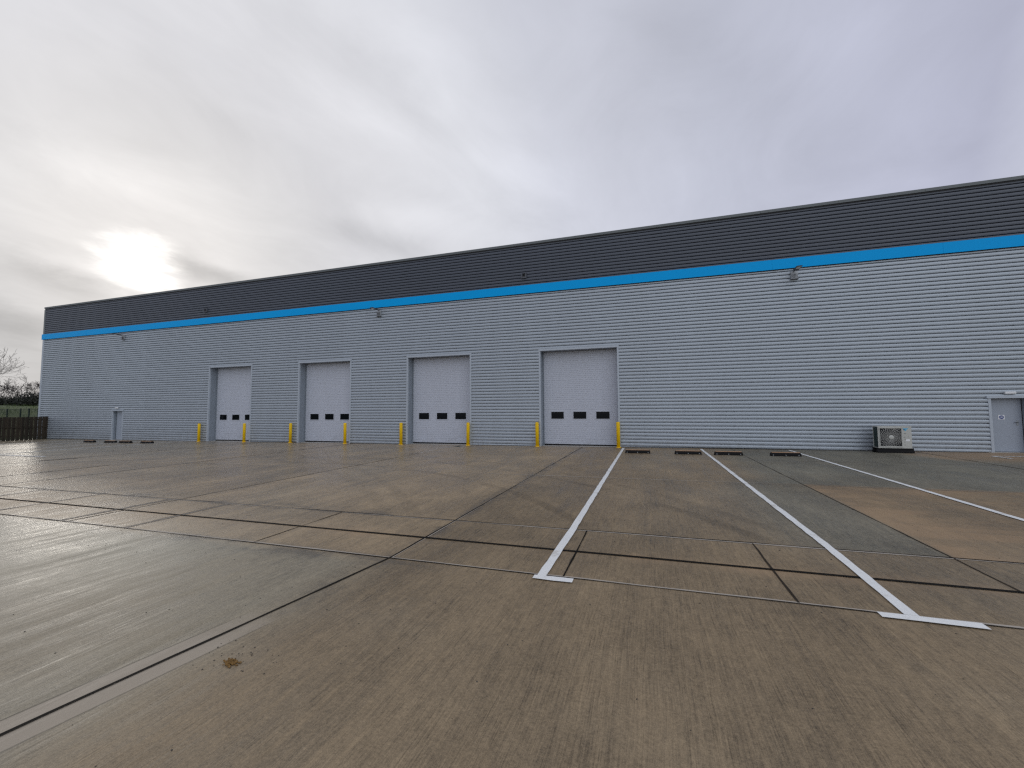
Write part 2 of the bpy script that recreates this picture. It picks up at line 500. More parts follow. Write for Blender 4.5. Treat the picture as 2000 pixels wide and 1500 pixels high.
def clad(bd, p0, p1, out, z0, z1, m, off=0.):
    """ribbed sheet between plan points p0 and p1, ribs standing out along -out; clipped to z0..z1"""
    zs = []
    k0 = int((z0 - Z0) / PITCH) - 1; k1 = int((z1 - Z0) / PITCH) + 1
    for k in range(k0, k1 + 1):
        for u, d in PROF: zs.append((Z0 + (k + u) * PITCH, d))
    pts = []
    for (za, da), (zb, db) in zip(zs[:-1], zs[1:]):
        if zb <= z0 or za >= z1: continue
        if not pts:
            pts.append((z0, da + (db - da) * (z0 - za) / (zb - za)) if za < z0 else (za, da))
        pts.append((z1, da + (db - da) * (z1 - za) / (zb - za)) if zb > z1 else (zb, db))
    vs = []
    for z, d in pts:
        d += off
        vs.append((p0[0] + out[0] * -d, p0[1] + out[1] * -d, z)); vs.append((p1[0] + out[0] * -d, p1[1] + out[1] * -d, z))
    bd.faces(vs, [(2 * i, 2 * i + 1, 2 * i + 3, 2 * i + 2) for i in range(len(pts) - 1)], m)


# openings: loading doors (clear width inside the trim) and two personnel doors
DOORS = [(-29.20, -25.38), (-21.27, -17.36), (-13.30, -9.38), (-5.35, -1.45)]
DTOP = 4.92
PDOORS = [(-39.36, -38.24, 1.94), (12.62, 13.66, 2.18)]
TR = .09
cuts = sorted([(a - TR, c + TR, DTOP + TR) for a, c in DOORS] + [(a - .09, c + .09, h + .09) for a, c, h in PDOORS])
b = B(); OUT = (0, -1)
x = XL + .05
spans = []
for a, c, h in cuts:
    spans.append((x, a, -1.)); spans.append((a, c, h)); x = c
spans.append((x, XR, -1.))
for a, c, h in spans: clad(b, (a, 0), (c, 0), OUT, h, ZB0 + .02, 'clad')
# fixing screws in the valleys, in columns a sheet apart
k = 0
for xc in [-47 + 1.95 * i for i in range(41)]:
    for r in range(4, 49):
        zc = Z0 + (r + .05) * PITCH
        if (r + int(xc)) % 2 or random.random() < .35 or zc > ZB0 - .1 or any(a - .1 < xc < c + .1 and zc < h + .1 for a, c, h in cuts): continue
        xx = xc + random.uniform(-.015, .015)
        b.box(xx - .012, xx + .012, -.097, -.080, zc + .016, zc + .040, 'screw')
b.build('wall_cladding', house)
b = B()
clad(b, (XL, YB), (XL, .05), (-1, 0), -1., ZB0 + .02, 'clad')
clad(b, (XR, 0), (XR, YB), (1, 0), -1., ZB0 + .02, 'clad')
clad(b, (XR, YB), (XL, YB), (0, 1), -1., ZB0 + .02, 'clad')
b.build('end_wall_cladding', house)
b = B()
clad(b, (XL + .02, 0), (XR, 0), OUT, ZB1 - .02, ZT - .12, 'clad_dark')
clad(b, (XL, YB), (XL, .02), (-1, 0), ZB1 - .02, ZT - .12, 'clad_dark')
clad(b, (XR, 0), (XR, YB), (1, 0), ZB1 - .02, ZT - .12, 'clad_dark')
clad(b, (XR, YB), (XL, YB), (0, 1), ZB1 - .02, ZT - .12, 'clad_dark')
b.build('upper_cladding', house)
b = B()
n = 0
for i in range(14):                          # lengths of folded flashing, butted
    x0 = XL - .16 + i * 6.05; x1 = min(x0 + 6.046, XR)
    if x0 >= XR: break
    b.box(x0, x1, -.15, -.002, ZB0, ZB1, 'blue')
b.box(XL - .16, XL - .002, .0, YB, ZB0, ZB1, 'blue')
b.build('blue_band', house)
b = B()
b.box(XL - .02, XR, -.115, -.004, ZB0 - .035, ZB0 - .002, 'dark')  # dark strips painting the shade under the blue band and the capping
b.box(XL - .02, XR, -.098, -.004, ZT - .20, ZT - .125, 'dark')
b.build('painted_shadow', house)
b = B()
for i in range(28):
    x0 = XL - .08 + i * 3.0; x1 = min(x0 + 2.994, XR)
    if x0 >= XR: break
    b.prism([(-.12, ZT - .125), (-.13, ZT), (.30, ZT + .015), (.30, ZT - .15)], lambda p: (x0, p[0], p[1]), lambda p: (x1, p[0], p[1]), 'cap')
b.prism([(-.12, ZT - .125), (-.13, ZT), (.30, ZT + .015), (.30, ZT - .15)], lambda p: (XL + p[0], .302, p[1]), lambda p: (XL + p[0], YB, p[1]), 'cap')
b.build('parapet_capping', house)
b = B()
b.box(XL - .10, XL + .13, -.102, -.002, -1., ZB0 - .04, 'trim')
b.box(XL - .10, XL - .002, .0, .13, -1., ZB0 - .04, 'trim')
b.build('corner_flashing', house)
b = B()
b.box(XL - .10, XL + .11, -.102, -.002, ZB1 + .002, ZT - .21, 'cap')
b.box(XL - .10, XL - .002, .0, .11, ZB1 + .002, ZT - .21, 'cap')
b.build('corner_flashing', house)
b = B()
b.faces([(XL, .31, ZT - .5), (XR, .31, ZT - .5), (XR, YB / 2, ZT + .6), (XL, YB / 2, ZT + .6)], [(0, 1, 2, 3)], 'cap')
b.faces([(XL, YB / 2, ZT + .6), (XR, YB / 2, ZT + .6), (XR, YB, ZT - .5), (XL, YB, ZT - .5)], [(0, 1, 2, 3)], 'cap')
b.build('roof', house)
# dark strip painting the shaded gap under the cladding, following the yard's fall
x = XL
for a, c, h in cuts + [(XR, XR, 0)]:
    if a > x:
        b = B()
        b.faces([(x, -.100, gz(x) - .2), (a, -.100, gz(a) - .2), (a, -.100, gz(a) + .022), (x, -.100, gz(x) + .022), (x, -.004, gz(x) + .024), (a, -.004, gz(a) + .024)], [(0, 1, 2, 3), (3, 2, 5, 4)], 'dark')
        b.build('base_shade_strip', house)
    x = c

# loading doors
RD = .46


def door_panel(w, z0, z1):
    """sectional door: sections with a groove between, each pressed with fine ribs"""
    b = B(); pts = []; z = z1; sec = .51; r = .1
    while z > z0 + .001:
        zb = max(z - sec, z0)
        pts += [(z, .012), (z - .006, .012), (z - .012, .002)]
        q = z - .010
        while q - r > zb + .02:
            pts += [(q - r + .022, 0), (q - r + .017, .009), (q - r + .004, .009), (q - r, 0)]; q -= r
        pts += [(zb + .006, 0), (zb + .002, .012)]
        z = zb
    vs = []
    for z, d in pts: vs += [(-w / 2, d, z), (w / 2, d, z)]
    b.faces(vs, [(2 * i, 2 * i + 1, 2 * i + 3, 2 * i + 2) for i in range(len(pts) - 1)], 'door')
    b.box(-w / 2, w / 2, .03, .06, z0, z1, 'dark')
    return b


for i, (a, c) in enumerate(DOORS):
    cx = (a + c) / 2; w = c - a; g = gz(cx)
    b = B(); f = -.102
    # reveal and face trim
    b.box(a - TR, a - .002, f, .004, gz(a) - .2, DTOP - .002, 'trim'); b.box(c + .002, c + TR, f, .004, gz(c) - .2, DTOP - .002, 'trim')
    b.box(a - TR - .01, c + TR + .01, f - .012, .004, DTOP, DTOP + TR, 'trim')
    b.box(a - .03, a - .0, .006, RD + .02, gz(a) - .2, DTOP - .002, 'reveal'); b.box(c, c + .03, .006, RD + .02, gz(c) - .2, DTOP - .002, 'reveal')
    b.box(a - .03, c + .03, .006, RD + .02, DTOP, DTOP + .03, 'reveal')
    b.build('door_surround', house)
    d = door_panel(w - .02, g + .07, DTOP - .005).build('loading_door', house, (cx, RD, 0))
    b = B(); b.box(-w / 2 + .01, w / 2 - .01, .0, .05, g - .02, g + .067, 'rubber'); b.build('bottom_seal', d)
    for q in (-1, 1):
        b = B(); q0, q1 = sorted((q * (w / 2 - .012), q * (w / 2 - .05))); b.box(q0, q1, -.03, -.003, g, DTOP - .01, 'reveal'); b.build('guide_track', d)
    for dx in (-1.19, -.015, 1.16):
        wf = B(); X0, X1, Z_0, Z_1 = dx - .335, dx + .335, 1.375 + g * .6, 1.745 + g * .6
        for (p, q, r_, s_) in ((X0 - .035, X1 + .035, Z_1, Z_1 + .035), (X0 - .035, X1 + .035, Z_0 - .035, Z_0), (X0 - .035, X0, Z_0, Z_1), (X1, X1 + .035, Z_0, Z_1)):
            wf.box(p, q, -.016, -.001, r_, s_, 'door')
        wf.build('window_frame', d)
        wp = B(); wp.box(X0, X1, -.007, -.001, Z_0, Z_1, 'glass'); wp.build('window_pane', d)
    b = B(); b.faces([(a - .1, -.10, gz(a) + H1), (c + .1, -.10, gz(c) + H1), (c, RD, gz(c) + H1), (a, RD, gz(a) + H1)], [(0, 1, 2, 3)], 'sill')
    tag(b.build('door_threshold'), kind='structure')

# personnel doors
for i, (a, c, h) in enumerate(PDOORS):
    cx = (a + c) / 2; g = gz(cx)
    b = B(); f = -.102
    b.box(a - .09, a - .002, f, .004, g - .2, h - .002, 'trim'); b.box(c + .002, c + .09, f, .004, g - .2, h - .002, 'trim')
    b.box(a - .14, c + .14, f - .03, .004, h, h + .095, 'trim')
    b.box(a - .03, a, .006, .22, g - .2, h - .002, 'reveal'); b.box(c, c + .03, .006, .22, g - .2, h - .002, 'reveal'); b.box(a - .03, c + .03, .006, .22, h, h + .03, 'reveal')
    b.build('door_surround', house)
    b = B(); b.rbox(a + .015, c - .015, .16, .205, g + .02, h - .012, 'pdoor', .004)
    b.box(a, a + .013, .15, .205, g, h - .003, 'dark'); b.box(c - .013, c, .15, .205, g, h - .003, 'dark')
    b.box(a, c, .19, .22, g - .01, g + .019, 'dark')
    d = b.build('personnel_door', house)
    b = B(); hx = c - .16; hz = g + 1.13 if i else 1.19
    b.rbox(hx - .03, hx + .03, .148, .158, hz - .10, hz + .10, 'galv', .004)
    b.tube([(hx, .155, hz + .02), (hx, .10, hz + .02), (hx - .12, .10, hz + .02)], .011, 'lampbody', 8)
    b.build('handle', d)
    b = B(); b.box(a - .2, c + .2, -.13, .2, g - .05, g + .006, 'sill')
    tag(b.build('door_threshold'), kind='structure')

# sign on the near personnel door
s = empty('door_sign', (13.04, .158, 1.445), 'small square white sign with a blue disc on the grey personnel door', 'sign')
b = B(); b.rbox(-.095, .095, -.006, 0, -.085, .085, 'sign_white', .002); b.build('plate', s)
b = B(); b.lathe([(.070, -.0095), (.070, -.0065)], 'sign_blue', 28, axis='y', smooth=False)
b.build('disc', s)
b = B()
for j, wd in enumerate((.030, .040, .034)): b.box(-wd, wd, -.0115, -.0098, .022 - j * .024, .032 - j * .024, 'sign_white')
b.build('lettering', s)

# ------------------------------------------------------------------ lamps, outlets on the wall
def bulkhead(x, z, label):
    o = empty('bulkhead_light', (x, -.0, z), label, 'wall light', 'bulkhead lights over the personnel doors')
    b = B(); b.rbox(-.18, .18, -.105, -.086, -.055, .055, 'galv', .008); b.build('housing', o)
    b = B(); b.rbox(-.165, .165, -.165, -.106, -.045, .048, 'white_plastic', .018); b.build('diffuser', o)


bulkhead(13.18, 2.385, 'pale oblong bulkhead light above the personnel door with the blue sign')
bulkhead(-38.88, 2.17, 'pale oblong bulkhead light above the personnel door near the timber fence')


def floodlight(label):
    o = empty('floodlight', (0, 0, 0), label, 'floodlight', 'floodlights under the blue band')
    b = B(); b.rbox(-.14, .14, -.18, -.085, -.17, .17, 'galv', .012)
    for q in (-.10, -.05, 0, .05, .10): b.box(q - .008, q + .008, -.195, -.181, -.14, .05, 'lampbody')
    b.box(-.15, .15, -.20, -.085, -.20, -.172, 'lampbody'); b.build('gear_box', o)
    b = B(); b.tube([(.0, -.10, .171), (.0, -.15, .185), (.0, -.40, .175)], [.03, .03, .028], 'lampbody', 8); b.build('arm', o)
    b = B()
    b.prism([(-.38, .145), (-.38, .205), (-.55, .205), (-.90, .185), (-.92, .170), (-.88, .160), (-.55, .135)], lambda p: (-.10, p[0], p[1]), lambda p: (.10, p[0], p[1]), 'lampbody')
    for q in range(6): b.box(-.075 + q * .028, -.065 + q * .028, -.55, -.42, .206, .218, 'lampbody')
    hd = b.build('lamp_head', o)
    b = B(); b.faces([(-.08, -.58, .133), (.08, -.58, .133), (.08, -.86, .153), (-.08, -.86, .153)], [(0, 1, 2, 3)], 'white_plastic', ); b.build('lens', hd)
    return o


f0 = floodlight('grey floodlight between the fourth loading door and the air conditioner, under blue band')
for k, (x, z, lab) in enumerate(((6.25, 7.72, 'grey floodlight high on the wall above the wheel stops, right of all loading doors'),
                                 (-15.3, 7.70, 'grey floodlight above the wall between the second and third loading doors'),
                                 (-38.5, 7.62, 'small floodlight under the blue band near the far corner of the warehouse'))):
    o = f0 if k == 0 else copy_tree(f0)
    o.location = (x, 0, z); o['label'] = lab


def outlet(label):
    o = empty('overflow_outlet', (0, 0, 0), label, 'outlet', 'overflow outlets in the slate band')
    b = B()
    for (p, q, r_, s_) in ((-.14, .14, .10, .15), (-.14, .14, -.15, -.11), (-.14, -.09, -.11, .10), (.09, .14, -.11, .10)): b.box(p, q, -.17, -.02, r_, s_, 'clad_dark')
    b.build('hopper', o)
    b = B(); b.box(-.09, .09, -.10, -.02, -.11, .10, 'clad_dark'); b.lathe([(.06, -.106), (.06, -.101)], 'dark', 20, c=(-.015, 0, .02), axis='y', smooth=False); b.build('spout', o)
    return o


f0 = outlet('')
for k, (x, z, lab) in enumerate(((-6.2, 9.04, 'square slate overflow outlet above the blue band, over the fourth loading door'),
                                 (-29.8, 9.05, 'square slate overflow outlet above the blue band, over the first loading door'))):
    o = f0 if k == 0 else copy_tree(f0)
    o.location = (x, 0, z); o['label'] = lab

# ------------------------------------------------------------------ bollards
def bollard():
    o = empty('bollard', (0, 0, 0), '', 'bollard', 'yellow bollards beside the loading doors')
    b = B(); b.lathe([(.088, -.05), (.088, 1.20), (.086, 1.215), (.078, 1.228), (.05, 1.237), (.01, 1.24)], 'yellow', 28); b.build('post', o)
    b = B(); b.lathe([(.125, -.02), (.125, .012), (.118, .018), (.0885, .02)], 'yellow', 28); b.build('base_collar', o)
    return o


BL = ['yellow bollard beside the first loading door, on its fence side',
      'yellow bollard standing before the right half of the first loading door',
      'yellow bollard against the ribbed wall just before the second loading door',
      'yellow bollard standing before the right edge of the second loading door',
      'yellow bollard against the ribbed wall just before the third loading door',
      'yellow bollard standing before the right edge of the third loading door',
      'yellow bollard at the left jamb of the fourth loading door',
      'yellow bollard at the right jamb of the fourth loading door, at the first bay line']
f0 = bollard()
for k, x in enumerate((-29.81, -25.63, -21.72, -17.52, -13.62, -9.42, -5.52, -1.45)):
    o = f0 if k == 0 else copy_tree(f0)
    o.location = (x, -.25, gz(x)); o.rotation_euler = (random.uniform(-.008, .008), random.uniform(-.008, .008), k * 1.3); o['label'] = BL[k]

# ------------------------------------------------------------------ wheel stops
def wheel_stop():
    o = empty('wheel_stop', (0, 0, 0), '', 'wheel stop', 'wheel stops at the bay heads')
    L, E = .51, .035
    b = B()
    v = [(-L, -.08, 0), (L, -.08, 0), (L, .08, 0), (-L, .08, 0), (-L + .006, -.078, .055), (L - .006, -.078, .055), (L - .006, .078, .055), (-L + .006, .078, .055),
         (-L + E, -.05, .125), (L - E, -.05, .125), (L - E, .05, .125), (-L + E, .05, .125)]
    b.faces(v, [(0, 1, 5, 4), (4, 5, 9, 8), (2, 3, 7, 6), (6, 7, 11, 10), (1, 2, 6, 5), (5, 6, 10, 9), (3, 0, 4, 7), (7, 4, 8, 11), (8, 9, 10, 11), (3, 2, 1, 0)], 'rubber')
    b.build('body', o)
    b = B(); b.prism([(-.0565, .116), (-.052, .127), (-.048, .134), (.046, .134), (.050, .1275), (-.046, .1275)], lambda p: (-L + E + .01, p[0], p[1]), lambda p: (L - E - .01, p[0], p[1]), 'tan'); b.build('top_pad', o)
    for q in (-.42, 0, .42):
        b = B(); b.lathe([(.016, -.083), (.016, -.075)], 'galv', 10, c=(q, 0, .035), axis='y', smooth=False); b.build('stud', o)
    return o


WS = [(-.50, -2.78, 'black wheel stop next to the yellow bollard and first white bay line'),
      (1.455, -2.86, 'black wheel stop just left of the second white bay line'),
      (2.925, -2.88, 'black wheel stop just right of the second white bay line'),
      (4.875, -2.88, 'black wheel stop touching the third white bay line, nearest the air conditioner'),
      (-37.7, -2.25, 'distant black wheel stop nearest the timber fence'),
      (-35.28, -2.33, 'distant black wheel stop in front of the small personnel door, second from the fence'),
      (-33.73, -2.33, 'distant black wheel stop past the small personnel door, third from the fence'),
      (-31.64, -2.30, 'distant black wheel stop closest to the first loading door')]
f0 = wheel_stop()
for k, (x, y, lab) in enumerate(WS):
    o = f0 if k == 0 else copy_tree(f0)
    o.location = (x, y, gz(x) + .003); o.rotation_euler = (0, -GX, random.uniform(-.02, .02)); o['label'] = lab
    o.scale = (1.09, 1.1, 1.12) if x < -20 else (1., 1., 1.1)

# ------------------------------------------------------------------ air conditioner
ac = empty('air_conditioner', (9.16, -.90, gz(9.16)), 'cream air conditioner unit with round fan grille on black feet by the wall', 'air conditioner')
b = B()
W, Hh, D = .54, .83, .40; z0 = .20
b.rbox(-W, W, .0, .03, z0, z0 + Hh, 'ac', .010)
b.box(-W + .012, W - .012, .03, D, z0 + .01, z0 + Hh - .02, 'coil')
b.rbox(-W - .006, W + .006, -.008, D + .01, z0 + Hh - .012, z0 + Hh + .016, 'ac', .008)
b.rbox(W - .02, W, .03, D, z0, z0 + Hh, 'ac', .004)
b.box(-W, -W + .03, D - .03, D, z0, z0 + Hh, 'ac')
b.box(-W, W, .0, D, z0 - .012, z0 + .008, 'ac')
b.build('casing', ac)
gcx, gcz, gw = -.125, z0 + Hh * .5, .345
b = B()
for (p, q, r_, s_) in ((-gw - .03, gw + .03, gw + .005, gw + .035), (-gw - .03, gw + .03, -gw - .035, -gw - .005), (-gw - .03, -gw - .008, -gw, gw)):
    b.rbox(gcx + p, gcx + q, -.022, -.001, gcz + r_, gcz + s_, 'ac', .006)
b.build('grille_frame', ac)
b = B(); b.lathe([(.34, -.003), (.34, -.0005)], 'dark', 48, c=(gcx, 0, gcz), axis='y', smooth=False)
for (sx, sz) in ((-1, -1), (-1, 1), (1, 1), (1, -1)):
    pts = [(sx * gw, sz * gw)] + [(sx * .345 * math.cos(a), sz * .345 * math.sin(a)) for a in (PI / 2 * .06, PI / 2 * .3, PI / 4, PI / 2 * .7, PI / 2 * .94)]
    b.prism(pts, lambda p: (gcx + p[0], -.004, gcz + p[1]), lambda p: (gcx + p[0], -.001, gcz + p[1]), 'dark')
b.build('fan_opening', ac)
b = B()
for k in range(32):
    a = 2 * PI * k / 32; P = []
    R = min(gw / max(abs(math.cos(a - .55)), abs(math.sin(a - .55))), .42) if True else .34
    for q in range(5):
        u = q / 4; r = .075 + (R - .075) * u; aa = a - .55 * u
        P.append((gcx + r * math.cos(aa), -.010 - .016 * math.sin(u * PI), gcz + r * math.sin(aa)))
    b.tube(P, .0055, 'ac_grille', 5)
for r in (.13, .20, .27, .335):
    P = [(gcx + r * math.cos(2 * PI * k / 36), -.018, gcz + r * math.sin(2 * PI * k / 36)) for k in range(37)]
    b.tube(P, .0032, 'ac_grille', 5)
b.build('fan_grille', ac)
b = B(); b.lathe([(.085, -.016), (.085, -.034), (.078, -.040), (.02, -.042)], 'ac', 32, c=(gcx, 0, gcz), axis='y'); b.build('grille_hub', ac)
b = B()
ex, ez = .275, z0 + Hh - .115
b.prism([(-.012, .052), (.175, .052), (.145, .028), (.045, .022), (.030, -.012)], lambda p: (ex + p[0], -.004, ez + p[1]), lambda p: (ex + p[0], -.001, ez + p[1]), 'emblem_light')
b.prism([(.052, .012), (.125, .018), (.075, -.048), (.035, -.020)], lambda p: (ex + p[0], -.004, ez + p[1]), lambda p: (ex + p[0], -.001, ez + p[1]), 'emblem_light')
b.prism([(.000, .030), (.075, .034), (.020, -.022)], lambda p: (ex + p[0], -.007, ez + p[1]), lambda p: (ex + p[0], -.0045, ez + p[1]), 'emblem_dark')
b.build('emblem', ac)
for (p, q, w_, h_) in ((.33, .56, .075, .012), (.305, .425, .05, .016), (.43, .43, .045, .014), (.32, .345, .055, .010), (.31, .23, .018, .022), (.31, .12, .014, .022)):
    b = B(); b.box(p - w_ / 2, p + w_ / 2, -.0035, -.0005, z0 + q - h_ / 2, z0 + q + h_ / 2, 'dark'); b.build('marking', ac)
b = B(); b.box(.35, .47, -.003, -.0006, z0 + .27, z0 + .34, 'sign_white'); b.build('sticker', ac)
for y0 in (.02, .30):
    b = B(); b.prism([(-.08, 0), (-.08, .06), (-.035, .12), (-.035, .186), (.035, .186), (.035, .12), (.08, .06), (.08, 0)], lambda p: (-.58, y0 + .05 + p[0], p[1]), lambda p: (.60, y0 + .05 + p[0], p[1]), 'rubber')
    b.build('foot', ac)

# ------------------------------------------------------------------ small things on the yard
o = empty('drain_cover', (-9.62, -1.05, gz(-9.62)), 'small dark iron drain cover set in concrete before the third loading door', 'drain cover')
b = B(); b.box(-.24, .24, -.30, .30, -.02, .008, 'seal_light'); b.build('frame', o)
b = B(); b.box(-.17, .17, -.23, .23, .0085, .014, 'cover')
for k in range(5): b.box(-.15, .15, -.20 + k * .09, -.17 + k * .09, .0142, .019, 'cover')
b.build('lid', o)

b = B()
for k in range(150):
    a = random.uniform(0, 2 * PI); r = abs(random.gauss(0, .5)); x = r * math.cos(a) * .060; y = r * math.sin(a) * .042
    h = .022 * max(0, 1 - r) + .004; s_ = random.uniform(.004, .011)
    t = bmesh.new(); bmesh.ops.create_icosphere(t, subdivisions=1, radius=s_)
    for q in t.verts: q.co = Vector((x, y, h * random.uniform(.3, 1))) + Vector((q.co.x * 1.4, q.co.y, q.co.z * .6)) + Vector([random.uniform(-.003, .003) for _ in range(3)])
    b.take(t, 'moss')
tag(b.build('moss_clump', None, (-3.02, -18.88, gz(-3.02) + .002)), 'small clump of dry brown moss lying on the bare concrete beside the near joint', 'moss')
b = B()
for k in range(420):
    if k < 40: x, y = -3.0 + random.gauss(0, .16), -18.8 + random.gauss(0, .13)
    else: x, y = random.uniform(-9, 6), random.uniform(-20.5, -12)
    s_ = random.uniform(.002, .0055) * (1.6 if random.random() < .06 else 1.)
    t = bmesh.new(); bmesh.ops.create_icosphere(t, subdivisions=1, radius=s_)
    for q in t.verts: q.co = Vector((x, y, gz(x) + s_ * .4)) + Vector((q.co.x * random.uniform(.8, 1.6), q.co.y * random.uniform(.8, 1.6), q.co.z * .7))
    b.take(t, 'grit')
tag(b.build('grit'), 'scattered dark grit and crumbs on the concrete yard', 'grit', kind='stuff')

# ------------------------------------------------------------------ timber fence
fx = -47.6
tf = empty('timber_fence', (fx, 0, gz(fx)), 'dark brown timber board fence running out from the far end of the warehouse', 'fence')
b = B(); y = -.06; k = 0
while y > -15.5:
    off = .0 if k % 2 else .032
    b.box(off, off + .020, y - .118, y - .001, -.02, 1.84 + random.uniform(-.012, .012), 'wood'); y -= .125; k += 1
b.build('boards', tf)
for z in (.35, 1.02, 1.62):
    b = B(); b.box(-.046, -.001, -15.5, -.07, z - .045, z + .045, 'wood'); b.build('rail', tf)
b = B(); b.box(.0535, .080, -15.5, -.07, .98, 1.045, 'wood'); b.build('rail', tf)
y = -.12
while y > -15.6:
    b = B(); b.box(-.15, -.048, y - .05, y + .05, -.1, 1.86, 'wood'); b.build('post', tf); y -= 2.4

# ------------------------------------------------------------------ grass bank, mesh fence, hedge and trees beyond
def bank_z(x, y):
    u = min(max((-50.2 - x) / 36., 0), 1)
    return gz(-50) - .05 + 3.15 * (u * u * (3 - 2 * u)) + (.18 * math.sin(x * .31 + y * .17) + .12 * math.sin(y * .43 - x * .13)) * min(1, u * 5)


b = B()
xs = [-50.2 - 2.2 * i for i in range(60)]; ys = [-90 + 4 * i for i in range(62)]; n = len(xs)
b.faces([(x, y, bank_z(x, y)) for y in ys for x in xs], [(j * n + i, j * n + i + 1, (j + 1) * n + i + 1, (j + 1) * n + i) for j in range(len(ys) - 1) for i in range(n - 1)], 'grass', True)
tag(b.build('grass_bank'), kind='structure')
b = B()
for k in range(5200):
    x = -52 - 36 * random.random(); y = random.uniform(-8, 20); z = bank_z(x, y)
    h = random.uniform(.12, .42); a = random.uniform(0, 2 * PI); w_ = random.uniform(.012, .03); dx, dy = math.cos(a), math.sin(a)
    b.faces([(x - dy * w_, y + dx * w_, z - .03), (x + dy * w_, y - dx * w_, z - .03), (x + dx * h * .5, y + dy * h * .5, z + h)], [(0, 1, 2)], 'grass')
tag(b.build('grass', recalc=False), 'rough green grass on the bank beyond the timber fence', 'grass', kind='stuff')

mf = empty('mesh_fence', (-50, 2, bank_z(-55, 2)), 'dark green metal mesh fence on the grass behind the timber fence', 'fence')
base = bank_z(-55, 2); px = [-50.8, -52.3, -53.8, -55.25, -56.6, -58.8, -61., -63.2, -65.4]
for x in px:
    b = B(); g = bank_z(x, 2) - base - .1
    b.box(x + 50 - .05, x + 50 + .05, -.04, .04, g, 2.26 - base, 'green_metal'); b.build('post', mf)
for x0, x1 in zip(px[:-1], px[1:]):
    b = B(); A, Bx = x0 + 50 - .052, x1 + 50 + .052; zt = 2.20 - base; zb = max(bank_z(x0, 2), bank_z(x1, 2)) - base + .06
    b.box(Bx, A, -.012, .012, zt - .02, zt + .02, 'green_metal'); b.box(Bx, A, -.012, .012, zb, zb + .03, 'green_metal')
    q = Bx + .05
    while q < A: b.box(q - .0015, q + .0015, -.003, .003, zb + .03, zt - .02, 'green_metal'); q += .05
    for z in (.35, .8, 1.25): b.box(Bx, A, -.006, -.0035, z, z + .006, 'green_metal')
    b.build('mesh_panel', mf)

b = B()
def hedge_top(y):
    return 1.75 + .35 * math.sin(y * .8) + .3 * math.sin(y * 2.3 + 1) + .2 * math.sin(y * 5.1)


for k in range(26000):
    y = random.uniform(-2, 36); x = -90 + random.gauss(0, 1.5)
    u = random.random() ** .8; z = bank_z(x, y) - .1 + u * hedge_top(y) * (1. if random.random() < .9 else random.uniform(1., 1.35))
    s_ = random.uniform(.10, .30) * (1.15 - .75 * u); nrm = Vector((random.gauss(0, 1) + .5, random.gauss(0, 1), random.gauss(0, 1) + .3)).normalized()
    u_ = nrm.orthogonal().normalized(); w_ = nrm.cross(u_); c = Vector((x, y, z))
    b.faces([c - u_ * s_, c - w_ * s_ * .6, c + u_ * s_, c + w_ * s_ * .6], [(0, 1, 2, 3)], 'leaf')
for k in range(1400):
    y = random.uniform(-2, 36); x = -90 + random.gauss(0, 1.2); z = bank_z(x, y)
    p = Vector((x, y, z)); d = Vector((random.gauss(0, .3), random.gauss(0, .35), 1)).normalized(); L = random.uniform(1.3, 2.6)
    b.tube([p, p + d * L * .5, p + d * L + Vector((random.gauss(0, .2), random.gauss(0, .2), 0))], [.035, .026, .014], 'leaf', 3)
tag(b.build('hedge', recalc=False), 'dark dense hedge along the top of the grass bank', 'hedge')


def tree(name, loc, height, lean, seed, label, spread=1., trunk_r=.2, depth=6):
    rnd = random.Random(seed)
    o = empty(name, loc, label, 'tree', 'bare trees beyond the grass bank')
    tb, cb = B(), B()

    def grow(p, d, L, r, lev):
        pts = [p]; rr = [r]; q = p; dd = d.copy(); n = 4
        for i in range(n):
            dd = (dd + Vector((rnd.gauss(0, .17), rnd.gauss(0, .17), rnd.gauss(.03, .10)))).normalized()
            q = q + dd * L / n; pts.append(q); rr.append(max(r * (1 - .11 * (i + 1)), .013))
        (tb if lev == 0 else cb).tube(pts, rr, 'bark', 7 if lev < 2 else (5 if lev < 4 else 3))
        if lev >= depth: return
        kids = 3 if lev < 2 else rnd.choice((2, 3, 3))
        for k in range(kids):
            i = n if k == 0 else rnd.randint(max(1, n - 2), n)
            ax = dd.orthogonal(); ax.rotate(Matrix.Rotation(rnd.uniform(0, 2 * PI), 3, dd))
            nd = dd.copy(); nd.rotate(Matrix.Rotation(rnd.uniform(.35, .95) * spread * (.55 if k == 0 else 1), 3, ax))
            nd.z += .10; nd.normalize()
            grow(pts[i], nd, L * rnd.uniform(.62, .86), rr[i] * rnd.uniform(.58, .76), lev + 1)
    grow(Vector((0, 0, -.2)), Vector(lean).normalized(), height * .27, trunk_r, 0)
    tb.build('trunk', o); cb.build('crown', o, recalc=False)
    return o


tree('bare_tree', (-92, 9.9, bank_z(-92, 9.9)), 13.0, (.0, .06, 1), 3, 'tall bare tree at the frame edge, rising well above the hedge', 1., .24)
tree('bare_tree', (-91, 16.2, bank_z(-91, 16.2)), 5.6, (0, .3, 1), 11, 'small bare gnarled tree in the hedge, next to the warehouse corner', 1.1, .13)
tree('bare_tree', (-91, 14.3, bank_z(-91, 14.3)), 5.2, (0, -.1, 1), 5, 'low twiggy bare tree in the hedge below the tall tree', 1.2, .12)
tree('bare_tree', (-93, 18.3, bank_z(-93, 18.3)), 5.4, (0, .1, 1), 21, 'bare tree half hidden behind the corner of the warehouse', 1.1, .12)
tree('bare_tree', (-93, 9.5, bank_z(-93, 9.5)), 5.0, (0, .1, 1), 23, 'bare tree outside the frame edge behind the hedge', 1.1, .13)

